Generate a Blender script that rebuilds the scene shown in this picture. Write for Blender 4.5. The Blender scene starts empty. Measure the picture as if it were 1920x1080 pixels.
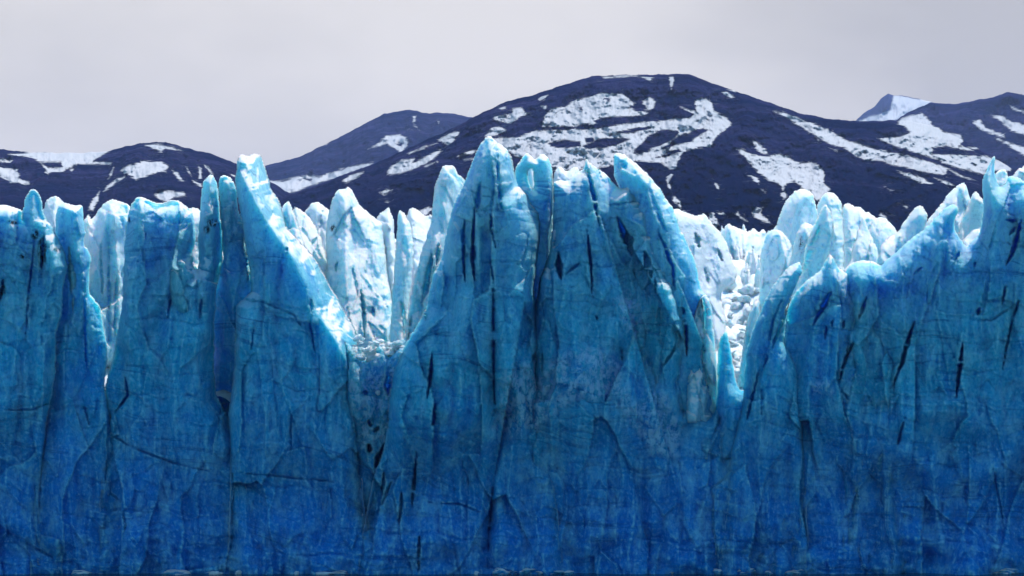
import bpy, math, random
import numpy as np
from mathutils import Vector

# ------------------------------------------------------------------ camera, sky, sun, exposure
S = bpy.context.scene
COL = S.collection
CAMH, FPX, HOR = 15.0, 3840.0, 883.0        # eye height, focal length and horizon row for a 1920 x 1080 frame

cam_d = bpy.data.cameras.new('camera'); cam = bpy.data.objects.new('camera', cam_d); COL.objects.link(cam)
cam.location = (0, 0, CAMH); cam.rotation_euler = (math.radians(90), 0, 0)
cam_d.sensor_width = 36.0; cam_d.lens = 72.0; cam_d.shift_y = (HOR - 540.0) / 1920.0
cam_d.clip_start = 1.0; cam_d.clip_end = 80000.0
S.camera = cam
S.render.resolution_x = 1024; S.render.resolution_y = 576

SUN_AZ, SUN_EL = 34.0, 61.0                 # degrees right of the view direction, and above the horizon
sd = Vector((math.sin(math.radians(SUN_AZ)) * math.cos(math.radians(SUN_EL)),
             math.cos(math.radians(SUN_AZ)) * math.cos(math.radians(SUN_EL)), math.sin(math.radians(SUN_EL))))
sun_d = bpy.data.lights.new('sun', 'SUN'); sun = bpy.data.objects.new('sun', sun_d); COL.objects.link(sun)
sun_d.energy = 5.0; sun_d.angle = math.radians(0.5); sun_d.color = (1.0, 0.97, 0.92)
sun.rotation_euler = sd.to_track_quat('Z', 'Y').to_euler(); sun.location = (0, 200, 400)

W = bpy.data.worlds.new('World'); S.world = W; W.use_nodes = True
nt = W.node_tree; nt.nodes.clear()
def N(t, kind, **kw):
    n = t.nodes.new(kind)
    for k, v in kw.items(): setattr(n, k, v)
    return n
wout = N(nt, 'ShaderNodeOutputWorld'); bg = N(nt, 'ShaderNodeBackground'); bgc = N(nt, 'ShaderNodeBackground')
sky = N(nt, 'ShaderNodeTexSky', sky_type='NISHITA'); sky.sun_disc = False
sky.sun_elevation = math.radians(SUN_EL); sky.sun_rotation = math.radians(SUN_AZ)
sky.air_density = 1.0; sky.dust_density = 0.0; sky.ozone_density = 1.2
bg.inputs['Strength'].default_value = 0.15
tint = N(nt, 'ShaderNodeMix', data_type='RGBA', blend_type='MULTIPLY'); tint.inputs[0].default_value = 1.0
nt.links.new(sky.outputs[0], tint.inputs[6]); tint.inputs[7].default_value = (0.50, 0.94, 1.10, 1)       # blue tint added to the sky to turn the shaded ice bluer
nt.links.new(tint.outputs[2], bg.inputs['Color'])
# a bank of thin cloud fills the half of the sky beyond the glacier
tc = N(nt, 'ShaderNodeTexCoord'); sep = N(nt, 'ShaderNodeSeparateXYZ'); nt.links.new(tc.outputs['Generated'], sep.inputs[0])
cn = N(nt, 'ShaderNodeTexNoise'); cn.inputs['Scale'].default_value = 3.2; cn.inputs['Detail'].default_value = 5; cn.inputs['Roughness'].default_value = 0.5
mp = N(nt, 'ShaderNodeMapping'); mp.inputs['Scale'].default_value = (1.0, 1.0, 2.2); nt.links.new(tc.outputs['Generated'], mp.inputs[0]); nt.links.new(mp.outputs[0], cn.inputs['Vector'])
cr = N(nt, 'ShaderNodeValToRGB'); el = cr.color_ramp.elements
el[0].position = 0.34; el[0].color = (0.55, 0.52, 0.47, 1); el[1].position = 0.66; el[1].color = (0.84, 0.79, 0.71, 1)
gx = N(nt, 'ShaderNodeMath', operation='MULTIPLY_ADD'); nt.links.new(sep.outputs['X'], gx.inputs[0]); gx.inputs[1].default_value = -0.55
nt.links.new(cn.outputs['Fac'], gx.inputs[2]); nt.links.new(gx.outputs[0], cr.inputs[0])
nt.links.new(cr.outputs[0], bgc.inputs['Color']); bgc.inputs['Strength'].default_value = 0.60
mr = N(nt, 'ShaderNodeMapRange'); nt.links.new(sep.outputs['Y'], mr.inputs['Value'])
mr.inputs['From Min'].default_value = 0.25; mr.inputs['From Max'].default_value = 0.65
mx = N(nt, 'ShaderNodeMixShader'); nt.links.new(mr.outputs[0], mx.inputs[0]); nt.links.new(bg.outputs[0], mx.inputs[1]); nt.links.new(bgc.outputs[0], mx.inputs[2])
nt.links.new(mx.outputs[0], wout.inputs['Surface'])

S.view_settings.view_transform = 'Standard'; S.view_settings.look = 'None'
S.view_settings.gamma = 1.0; S.view_settings.exposure = 0.68
S.render.engine = 'CYCLES'
S.cycles.max_bounces = 8; S.cycles.diffuse_bounces = 4; S.cycles.transmission_bounces = 4; S.cycles.volume_bounces = 1

# ------------------------------------------------------------------ noise and plane geometry in numpy
def _h(ix, iy, seed):
    n = (ix.astype(np.int64) * 374761393 + iy.astype(np.int64) * 668265263 + seed * 2147483647 + 1274126177) & 0xffffffff
    n = ((n ^ (n >> 13)) * 1274126177) & 0xffffffff
    n = ((n ^ (n >> 16)) * 2246822519) & 0xffffffff
    return ((n ^ (n >> 15)) & 0xffffff) / float(0xffffff)
def vnoise(x, y, seed=0):
    """gradient noise, about -1..1"""
    ix = np.floor(x); iy = np.floor(y); fx = x - ix; fy = y - iy
    def g(dx, dy):
        a = _h(ix + dx, iy + dy, seed) * 2 * np.pi
        return np.cos(a) * (fx - dx) + np.sin(a) * (fy - dy)
    u = fx * fx * fx * (fx * (fx * 6 - 15) + 10); v = fy * fy * fy * (fy * (fy * 6 - 15) + 10)
    a = g(0, 0); b = g(1, 0); c = g(0, 1); d = g(1, 1)
    return (a + (b - a) * u + (c - a) * v + (a - b - c + d) * u * v) * 1.5
def fbm(x, y, seed=0, o=4, rough=0.5):
    s = 0; a = 1; f = 1; t = 0
    for k in range(o):
        s = s + a * vnoise(x * f + 17.3 * k, y * f - 9.1 * k, seed + k); t += a; a *= rough; f *= 2.03
    return s / t
def ridged(x, y, seed=0, o=3):
    s = 0; a = 1; f = 1; t = 0
    for k in range(o):
        s = s + a * (1 - np.abs(vnoise(x * f, y * f, seed + k)) * 1.6); t += a; a *= 0.5; f *= 2.1
    return s / t
def facets(x, y, seed=0, tilt=1.0):
    """broken planes: every cell carries its own offset and tilt"""
    ix = np.floor(x); iy = np.floor(y); best = np.full(x.shape, 1e9); val = np.zeros(x.shape)
    for dx in (-1, 0, 1):
        for dy in (-1, 0, 1):
            cx = ix + dx; cy = iy + dy
            px = cx + _h(cx, cy, seed); py = cy + _h(cx, cy, seed + 1)
            d = (px - x) ** 2 + (py - y) ** 2
            v = (_h(cx, cy, seed + 2) - .5) + tilt * ((_h(cx, cy, seed + 3) - .5) * (x - px) + (_h(cx, cy, seed + 4) - .5) * (y - py))
            m = d < best; best = np.where(m, d, best); val = np.where(m, v, val)
    return val
def sstep(a, b, x):
    t = np.clip((x - a) / (b - a), 0, 1); return t * t * (3 - 2 * t)

def seg_dist(P, a, b):
    ab = b - a; L = max(float(ab @ ab), 1e-9)
    t = np.clip(((P - a) @ ab) / L, 0, 1)
    q = a + t[:, None] * ab
    d = np.hypot(P[:, 0] - q[:, 0], P[:, 1] - q[:, 1])
    return d, q, t
def poly_sdf(P, poly):
    """signed distance to a closed outline (positive inside) and the nearest point on it"""
    poly = np.asarray(poly, float); best = np.full(len(P), 1e9); near = np.zeros_like(P); ins = np.zeros(len(P), bool)
    n = len(poly)
    for i in range(n):
        a = poly[i]; b = poly[(i + 1) % n]
        d, q, t = seg_dist(P, a, b)
        m = d < best; best[m] = d[m]; near[m] = q[m]
        if a[1] != b[1]:
            c = ((a[1] > P[:, 1]) != (b[1] > P[:, 1])) & (P[:, 0] < (b[0] - a[0]) * (P[:, 1] - a[1]) / (b[1] - a[1]) + a[0])
            ins ^= c
    return np.where(ins, best, -best), near
def line_dist(P, line):
    """distance to an open line, which side (positive = right of travel on the page), and run along it 0..1"""
    line = np.asarray(line, float); best = np.full(len(P), 1e9); side = np.zeros(len(P)); run = np.zeros(len(P)); n = len(line) - 1
    for i in range(n):
        a = line[i]; b = line[i + 1]
        d, q, t = seg_dist(P, a, b)
        cr_ = (b[0] - a[0]) * (P[:, 1] - a[1]) - (b[1] - a[1]) * (P[:, 0] - a[0])
        m = d < best; best[m] = d[m]; side[m] = np.sign(cr_[m]); run[m] = ((i + t) / n)[m]
    return best, side, run
def roughen(poly, amp, seed, step=5.0):
    poly = [np.array(p, float) for p in poly]; out = []
    for i in range(len(poly)):
        a = poly[i]; b = poly[(i + 1) % len(poly)]; L = np.hypot(*(b - a)); n = max(1, int(L / step))
        if L > 400: n = max(1, int(L / 12))
        for k in range(n): out.append(a + (b - a) * k / n)
    out = np.array(out)
    # soften the traced corners a little, then add the small chips of a broken edge
    out = out * 0.8 + 0.10 * (np.roll(out, 1, 0) + np.roll(out, -1, 0))
    out[:, 0] += amp * .8 * fbm(out[:, 0] / 22., out[:, 1] / 22., seed + 20, 2)
    out[:, 0] += amp * fbm(out[:, 0] / 9., out[:, 1] / 9., seed, 3, .7)
    out[:, 1] += amp * fbm(out[:, 0] / 9. + 50, out[:, 1] / 9., seed + 7, 3, .7)
    return out
def world(u, v, Y):
    return (u - 960.0) * Y / FPX, Y, CAMH + (HOR - v) * Y / FPX

def mesh_obj(name, verts, faces, mat, attrs=None, smooth=True):
    me = bpy.data.meshes.new(name)
    verts = np.asarray(verts, np.float32); nv = len(verts)
    me.vertices.add(nv); me.vertices.foreach_set('co', verts.ravel())
    faces = np.asarray(faces, np.int32); k = faces.shape[1]; nf = len(faces)
    me.loops.add(nf * k); me.loops.foreach_set('vertex_index', faces.ravel())
    me.polygons.add(nf); me.polygons.foreach_set('loop_start', np.arange(0, nf * k, k, dtype=np.int32))
    me.polygons.foreach_set('use_smooth', np.full(nf, smooth))
    for an, av in (attrs or {}).items():
        at = me.attributes.new(an, 'FLOAT', 'POINT'); at.data.foreach_set('value', np.asarray(av, np.float32))
    me.update(); me.validate()
    if mat: me.materials.append(mat)
    ob = bpy.data.objects.new(name, me); COL.objects.link(ob)
    return ob
def tag(o, label=None, cat=None, group=None, kind=None):
    if label: o['label'] = label
    if cat: o['category'] = cat
    if group: o['group'] = group
    if kind: o['kind'] = kind
    return o
def grid_faces(nu, nv, idx=None):
    i = np.arange(nu - 1)[:, None]; j = np.arange(nv - 1)[None, :]
    a = i * nv + j
    return np.stack([a, a + 1, a + nv + 1, a + nv], -1).reshape(-1, 4)

# ------------------------------------------------------------------ materials
class G:
    """small helper for writing node graphs"""
    def __init__(s, name):
        s.m = bpy.data.materials.new(name); s.m.use_nodes = True; s.t = s.m.node_tree; s.t.nodes.clear()
        s.out = s.t.nodes.new('ShaderNodeOutputMaterial'); s.p = s.t.nodes.new('ShaderNodeBsdfPrincipled')
        s.t.links.new(s.p.outputs[0], s.out.inputs['Surface'])
        s.geo = s.t.nodes.new('ShaderNodeNewGeometry')
    def link(s, a, b): s.t.links.new(a, b)
    def put(s, sock, v):
        if hasattr(v, 'links'): s.link(v, sock)
        else: sock.default_value = v
    def math(s, op, a, b=0.0, c=None):
        n = s.t.nodes.new('ShaderNodeMath'); n.operation = op; s.put(n.inputs[0], a); s.put(n.inputs[1], b)
        if c is not None: s.put(n.inputs[2], c)
        return n.outputs[0]
    def pos(s, scale=(1, 1, 1), rot=(0, 0, 0)):
        n = s.t.nodes.new('ShaderNodeMapping'); s.link(s.geo.outputs['Position'], n.inputs[0])
        n.inputs['Scale'].default_value = scale; n.inputs['Rotation'].default_value = rot
        return n.outputs[0]
    def noise(s, vec, scale, detail=4, rough=.55, dist=0.0):
        n = s.t.nodes.new('ShaderNodeTexNoise'); s.link(vec, n.inputs['Vector']); n.inputs['Scale'].default_value = scale
        n.inputs['Detail'].default_value = detail; n.inputs['Roughness'].default_value = rough; n.inputs['Distortion'].default_value = dist
        return n.outputs['Fac']
    def voro(s, vec, scale, feature='F1'):
        n = s.t.nodes.new('ShaderNodeTexVoronoi'); n.feature = feature; s.link(vec, n.inputs['Vector']); n.inputs['Scale'].default_value = scale
        return n.outputs['Distance']
    def range(s, v, a, b, c=0.0, d=1.0):
        n = s.t.nodes.new('ShaderNodeMapRange'); n.interpolation_type = 'SMOOTHSTEP'; s.put(n.inputs['Value'], v)
        for k, x in zip(('From Min', 'From Max', 'To Min', 'To Max'), (a, b, c, d)): n.inputs[k].default_value = x
        return n.outputs[0]
    def mix(s, f, a, b):
        n = s.t.nodes.new('ShaderNodeMix'); n.data_type = 'RGBA'; s.put(n.inputs[0], f)
        for k, v in ((6, a), (7, b)):
            if hasattr(v, 'links'): s.link(v, n.inputs[k])
            else: n.inputs[k].default_value = (*v, 1)
        return n.outputs[2]
    def attr(s, name):
        n = s.t.nodes.new('ShaderNodeAttribute'); n.attribute_name = name; return n.outputs['Fac']
    def bump(s, h, strength, dist, prev=None):
        n = s.t.nodes.new('ShaderNodeBump'); s.link(h, n.inputs['Height']); n.inputs['Strength'].default_value = strength; n.inputs['Distance'].default_value = dist
        if prev is not None: s.link(prev, n.inputs['Normal'])
        return n.outputs[0]
    def xyz(s, v=None):
        n = s.t.nodes.new('ShaderNodeSeparateXYZ'); s.link(v or s.geo.outputs['Position'], n.inputs[0]); return n.outputs

def ice_material(name, deep, mid, pale, sss=0.55, radius=(2.0, 7.0, 11.0), firn=0.0, lo=6., hi=62., bandk=.8):
    g = G(name); P = g.xyz()
    # glacier ice is bluer and darker low in the face, paler higher up; the limit wanders
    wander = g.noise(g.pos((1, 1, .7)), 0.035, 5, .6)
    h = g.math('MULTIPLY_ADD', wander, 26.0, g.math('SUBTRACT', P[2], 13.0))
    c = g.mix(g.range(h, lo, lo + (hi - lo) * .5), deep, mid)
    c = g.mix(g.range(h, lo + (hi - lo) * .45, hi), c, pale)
    # weathered patches, streaked down the face
    st = g.noise(g.pos((1, 1, .55)), 0.42, 8, .72)
    c = g.mix(g.range(st, .42, .70, 0, .6), c, pale)
    cl = g.noise(g.pos((1, 1, .8)), 0.16, 5, .65, .6)
    c = g.mix(g.range(cl, .52, .32, 0, .6), c, deep)
    # annual layers: thin warped bands of denser ice
    lay = g.math('MULTIPLY_ADD', g.noise(g.pos((.35, .35, .6)), .045, 3, .5), 30.0, P[2])
    tilt = g.math('MULTIPLY_ADD', P[0], 0.10, lay)
    comb = g.t.nodes.new('ShaderNodeCombineXYZ'); g.link(tilt, comb.inputs[2]); g.link(g.math('MULTIPLY', P[0], .03), comb.inputs[0])
    bands = g.noise(comb.outputs[0], 1.1, 5, .7)
    patch = g.range(g.noise(g.pos((1, 1, 1)), .09, 3), .42, .62)
    line = g.math('MULTIPLY', g.range(bands, .47, .38), patch)
    c = g.mix(g.math('MULTIPLY', line, bandk * .8), c, tuple(x * .55 for x in deep))
    # grit
    gr = g.math('MULTIPLY', g.range(g.noise(g.pos((1, 1, .5)), 1.4, 6, .75), .66, .78), g.range(g.noise(g.pos(), .08, 3), .5, .65))
    c = g.mix(g.math('MULTIPLY', gr, .5), c, (0.03, 0.045, 0.05))
    # crests bleach and crumble, shade in the hollows is painted into the colour
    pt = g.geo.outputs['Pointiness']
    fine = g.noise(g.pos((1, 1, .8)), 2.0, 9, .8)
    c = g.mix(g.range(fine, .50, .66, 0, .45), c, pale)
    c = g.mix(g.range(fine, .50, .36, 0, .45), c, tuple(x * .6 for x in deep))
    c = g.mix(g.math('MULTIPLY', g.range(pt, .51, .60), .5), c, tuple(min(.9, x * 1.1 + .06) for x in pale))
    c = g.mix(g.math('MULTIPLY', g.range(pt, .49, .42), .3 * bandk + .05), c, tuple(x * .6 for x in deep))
    # rubble scars of crushed ice, and dirt lying in pockets (both traced onto the blocks)
    gran = g.noise(g.pos((1, 1, .8)), .9, 8, .75)
    c = g.mix(g.math('MULTIPLY', g.attr('scar'), g.range(gran, .45, .57)), c, (0.36, 0.62, 0.82))
    c = g.mix(g.math('MULTIPLY', g.attr('dirt'), g.range(g.noise(g.pos(), 1.2, 5, .7), .40, .56)), c, (0.012, 0.016, 0.02))
    # firn: crust of old snow on what faces up
    Nn = g.xyz(g.geo.outputs['Normal'])
    up = g.math('ADD', Nn[2], g.math('MULTIPLY', g.math('SUBTRACT', g.noise(g.pos(), .8, 5, .7), .5), .5))
    f = g.range(up, .38 - firn, .70 - firn)
    f = g.math('MULTIPLY', f, g.attr('expo'))
    c = g.mix(f, c, (0.80, 0.86, 0.90))
    g.link(c, g.p.inputs['Base Color'])
    g.p.inputs['Roughness'].default_value = 0.7; g.p.inputs['Specular IOR Level'].default_value = 0.12
    g.p.inputs['Subsurface Weight'].default_value = sss; g.p.inputs['Subsurface Radius'].default_value = radius; g.p.inputs['Subsurface Scale'].default_value = 1.0
    b = g.bump(g.noise(g.pos((1, 1, 1.1)), .8, 9, .75, .3), 1.0, 1.0)
    b = g.bump(g.noise(g.pos(), 2.6, 5, .7), .8, .32, b)
    b = g.bump(bands, .35, .35, b)
    b = g.bump(g.math('MULTIPLY', gran, g.attr('scar')), .9, .7, b)
    g.link(b, g.p.inputs['Normal'])
    return g.m
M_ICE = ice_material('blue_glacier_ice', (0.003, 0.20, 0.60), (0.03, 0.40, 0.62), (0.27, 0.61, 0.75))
M_PALE = ice_material('pale_serac_ice', (0.10, 0.46, 0.68), (0.34, 0.70, 0.82), (0.62, 0.83, 0.89), sss=.6, radius=(1.2, 4.0, 6.0), firn=.22, lo=8, hi=60, bandk=.3)
M_FIRN = ice_material('firn_covered_ice', (0.56, 0.80, 0.87), (0.70, 0.85, 0.89), (0.78, 0.88, 0.92), sss=.4, radius=(.8, 2.0, 3.0), firn=.45, lo=8, hi=55, bandk=.15)

def mountain_material(name, rock, rock2):
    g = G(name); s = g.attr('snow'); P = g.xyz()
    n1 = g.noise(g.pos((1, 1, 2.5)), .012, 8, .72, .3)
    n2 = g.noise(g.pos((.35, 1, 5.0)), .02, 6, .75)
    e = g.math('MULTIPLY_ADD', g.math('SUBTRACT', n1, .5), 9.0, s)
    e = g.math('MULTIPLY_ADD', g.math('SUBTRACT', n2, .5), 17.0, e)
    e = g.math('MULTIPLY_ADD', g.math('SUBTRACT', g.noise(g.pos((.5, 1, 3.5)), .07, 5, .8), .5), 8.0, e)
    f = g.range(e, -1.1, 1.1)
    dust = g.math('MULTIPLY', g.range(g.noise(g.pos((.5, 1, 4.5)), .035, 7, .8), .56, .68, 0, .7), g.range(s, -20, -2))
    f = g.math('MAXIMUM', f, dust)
    r = g.mix(g.range(g.noise(g.pos((.4, 1, 3)), .008, 10, .78), .40, .62), rock, rock2)
    r = g.mix(g.range(g.noise(g.pos((.3, .8, 2.5)), .012, 6, .7, .8), .56, .40, 0, .5), r, tuple(x * .45 for x in rock))
    r = g.mix(g.range(g.math('MULTIPLY_ADD', n1, 500.0, P[2]), 680, 960), (.0005, .007, .042), r)
    r = g.mix(g.range(g.noise(g.pos((1, 1, 2)), .05, 5, .8), .66, .75, 0, .35), r, (.13, .14, .22))
    g.link(g.mix(f, r, (0.34, 0.35, 0.375)), g.p.inputs['Base Color']); g.p.inputs['Roughness'].default_value = .9  # snow greyed to carry the thin cloud's shade in its colour
    g.p.inputs['Specular IOR Level'].default_value = 0.0
    hb = g.math('MULTIPLY', g.noise(g.pos((1, 1, 2)), .02, 9, .75), g.math('MULTIPLY_ADD', f, -.85, 1.0))
    b = g.bump(hb, 1.0, 34.0)
    g.link(b, g.p.inputs['Normal'])
    return g.m

# ------------------------------------------------------------------ water
def water_material():
    g = G('lake_water'); g.p.inputs['Base Color'].default_value = (0.006, 0.02, 0.05, 1); g.p.inputs['Roughness'].default_value = .12
    g.link(g.bump(g.noise(g.pos((1, 2.2, 1)), 1.3, 5, .6), .5, .3), g.p.inputs['Normal']); return g.m
n = 60; xs = np.linspace(-1, 1, n); xx, yy = np.meshgrid(np.sign(xs) * xs ** 2 * 9000, -600 + (np.linspace(0, 1, n)) ** 3 * 27000, indexing='ij')
tag(mesh_obj('water', np.stack([xx, yy, np.zeros_like(xx)], -1).reshape(-1, 3), grid_faces(n, n)[:, ::-1], water_material()), kind='structure')

# ------------------------------------------------------------------ mountains
def zA(L): return [(900 + x / 1.882, 120 + y / 1.882) for x, y in L]
def zB(L): return [(x / 2.0, 120 + y / 2.0) for x, y in L]
SN_A = [zA(p) for p in (
 [(225,190),(245,160),(300,150),(340,125),(385,115),(420,103),(500,105),(530,125),(545,140),(530,155),(560,165),(590,160),(572,130),(600,115),(620,130),(615,155),(580,180),(530,185),(500,190),(440,195),(400,215),(330,220),(220,222)],
 [(30,262),(130,258),(200,235),(240,232),(330,228),(420,225),(480,215),(560,205),(620,200),(680,195),(740,190),(765,170),(760,150),(755,125),(800,118),(820,140),(825,165),(870,190),(890,210),(870,230),(830,262),(815,290),(770,295),(720,310),(700,345),(690,370),(670,372),(640,350),(560,340),(520,345),(440,365),(250,380),(130,330),(90,300),(60,280)],
 [(50,190),(80,180),(110,175),(115,155),(150,150),(160,170),(180,175),(140,190),(110,212),(60,200)],
 [(15,250),(45,225),(70,218),(90,235),(60,250),(20,258)],
 [(430,45),(520,38),(580,42),(615,48),(600,58),(560,45),(500,45),(440,50)],
 [(668,45),(682,42),(688,60),(675,90),(668,70)], [(852,98),(870,100),(895,115),(885,118),(860,105)], [(870,88),(900,92),(902,98)],
 [(65,155),(90,150),(95,160),(75,165)], [(205,120),(240,108),(225,125),(210,128)], [(215,150),(235,148),(230,160)], [(705,150),(760,165),(770,178),(730,165)],
 [(1035,165),(1070,170),(1110,185),(1180,210),(1240,235),(1290,265),(1340,280),(1400,300),(1450,310),(1520,325),(1600,350),(1650,370),(1640,392),(1590,385),(1520,370),(1450,355),(1400,340),(1370,340),(1330,325),(1290,300),(1240,285),(1200,265),(1180,250),(1130,220),(1080,190)],
 [(905,300),(930,300),(960,320),(1010,325),(1060,315),(1090,330),(1130,350),(1170,345),(1195,355),(1215,380),(1215,420),(1240,445),(1220,470),(1190,482),(1150,450),(1110,415),(1080,425),(1070,445),(1055,420),(1020,410),(985,385),(960,360),(935,330)],
 [(962,268),(975,275),(1005,295),(1020,320),(1000,320),(980,305),(965,285)], [(940,390),(965,392),(985,405),(985,425),(965,410)], [(985,438),(1000,440),(1012,458),(1000,455)],
 [(960,525),(975,508),(1000,505),(990,525),(1010,545),(1030,565),(1000,555),(970,540)], [(895,527),(910,525),(945,555),(920,545)],
 [(835,522),(860,520),(868,532),(845,532)], [(808,530),(825,525),(843,570),(830,578),(812,555)], [(655,410),(672,385),(680,390),(668,420),(675,445),(668,440)],
 [(675,470),(690,465),(715,500),(710,512),(690,495)], [(715,515),(740,528),(740,540),(725,532)], [(828,420),(835,422),(848,448),(840,445)],
 [(1180,255),(1200,265),(1195,270)], [(1230,295),(1270,305),(1262,312)], [(1060,455),(1075,450),(1085,470),(1070,478)],
 [(1405,262),(1440,258),(1480,255),(1520,240),(1470,205),(1490,190),(1560,172),(1570,180),(1600,215),(1640,240),(1700,248),(1705,270),(1690,290),(1790,298),(1730,302),(1660,312),(1600,305),(1590,320),(1700,320),(1790,325),(1840,345),(1885,368),(1860,380),(1790,375),(1790,392),(1700,370),(1640,350),(1560,320),(1500,300),(1450,285)],
 [(1470,378),(1520,385),(1570,405),(1600,425),(1560,420),(1500,395)], [(1600,400),(1640,410),(1680,430),(1650,428)], [(1430,435),(1460,445),(1445,446)],
 [(1480,495),(1510,500),(1508,510)], [(1415,525),(1440,540),(1430,550),(1405,535)], [(1650,370),(1700,390),(1760,415),(1700,400)])]
SN_A += [zB(p) for p in (
 [(1450,413),(1465,385),(1510,360),(1555,355),(1545,375),(1600,345),(1650,320),(1660,325),(1620,360),(1560,390),(1500,410),(1460,415)],
 [(1590,385),(1640,365),(1640,370),(1600,385)], [(1530,335),(1580,310),(1640,295),(1620,305),(1560,325),(1535,338)],
 [(1640,285),(1680,260),(1720,250),(1720,265),(1700,290),(1680,305),(1655,290)], [(1283,440),(1310,415),(1365,405),(1340,425),(1300,445)],
 [(1425,480),(1450,468),(1470,472),(1440,492)], [(1815,265),(1850,240),(1870,232),(1900,250),(1870,265),(1830,275)], [(1855,200),(1890,192),(1920,200),(1920,225),(1880,215)],
 [(1715,345),(1760,325),(1790,320),(1770,340)], [(1740,360),(1780,350),(1775,358)], [(1445,515),(1460,515),(1455,522)], [(1550,560),(1610,535),(1625,545),(1600,565)])]
HO_A = [zA(p) for p in (
 [(245,280),(300,268),(350,275),(355,290),(290,295),(250,290)], [(365,290),(420,265),(500,262),(530,265),(480,285),(430,298),(370,298)],
 [(405,200),(430,190),(560,183),(700,170),(720,182),(620,198),(560,203),(470,213),(420,222)], [(600,250),(640,235),(700,235),(690,260),(650,280),(560,320),(540,310)],
 [(700,255),(790,225),(800,235),(740,275),(700,285),(660,300),(640,300)], [(340,215),(390,213),(385,230),(350,230)], [(370,262),(400,260),(400,275),(375,275)],
 [(620,330),(700,300),(710,308),(660,330)], [(480,240),(560,225),(600,225),(540,245)], [(1595,295),(1640,290),(1690,300),(1680,315),(1610,315)],
 [(345,155),(360,152),(362,165)], [(440,122),(460,122),(455,132)])]
SN_B = [zB(p) for p in (
 [(1380,320),(1420,295),(1450,270),(1500,265),(1530,280),(1530,305),(1505,335),(1480,315),(1450,298),(1400,315)], [(1550,195),(1560,195),(1553,225),(1575,250),(1550,228)],
 [(1000,435),(1060,440),(1100,425),(1150,418),(1200,420),(1280,395),(1340,378),(1400,370),(1385,382),(1320,405),(1260,430),(1200,445),(1120,475),(1060,490),(1000,490)],
 [(1525,245),(1535,240),(1545,248)], [(1210,306),(1230,298),(1225,304)], [(1640,212),(1650,215),(1645,222)])]
HO_B = [zB([(1485,302),(1510,293),(1505,310)]), zB([(1140,430),(1170,432),(1165,440)])]
SN_L = [zB(p) for p in (
 [(30,340),(100,332),(300,325),(420,322),(380,345),(350,365),(420,368),(415,378),(345,375),(290,375),(230,405),(180,405),(150,370),(120,350)],
 [(-20,385),(30,390),(60,395),(75,415),(70,430),(110,440),(110,450),(40,445),(-20,410)], [(-20,355),(45,362),(40,372),(-20,370)],
 [(450,400),(480,380),(540,363),(600,365),(635,380),(625,400),(580,410),(530,425),(510,432),(480,415)], [(385,480),(400,455),(440,430),(470,420),(440,445),(400,475)],
 [(330,545),(345,510),(375,475),(370,510),(350,550)], [(405,430),(425,385),(430,385),(415,425)], [(545,303),(590,302),(650,310),(685,325),(620,318),(605,330),(575,318)],
 [(580,490),(620,475),(690,478),(700,495),(650,500),(630,515),(600,510)], [(640,395),(665,405),(690,440),(670,435)], [(695,385),(705,388),(718,418),(705,405)],
 [(745,385),(757,395),(757,430),(745,430)], [(762,375),(780,385),(800,410),(790,410)], [(720,435),(755,450),(755,460),(730,448)], [(860,415),(885,415),(880,425)], [(170,400),(200,402),(180,412)], [(255,395),(275,395),(270,402)])]
HO_L = [zB([(155,370),(230,368),(235,385),(180,390)])]
SN_D = [zA([(1460,108),(1500,115),(1600,130),(1560,165),(1480,195),(1440,203),(1330,205),(1370,185),(1400,180),(1445,165)])]
SN_C = [zA(p) for p in ([(1735,205),(1765,195),(1785,225),(1850,250),(1855,262),(1800,245),(1770,235)], [(1800,180),(1840,180),(1880,205),(1940,215),(1940,255),(1880,240),(1840,205)],
 [(1820,262),(1850,270),(1940,300),(1940,335),(1880,300)], [(1865,142),(1900,160),(1940,170),(1940,182),(1880,160)], [(1470,205),(1490,190),(1560,172),(1570,180),(1600,215),(1640,240),(1700,248),(1705,270),(1690,290),(1750,300),(1700,340),(1500,330),(1405,265),(1480,255),(1520,240)])]

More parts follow.
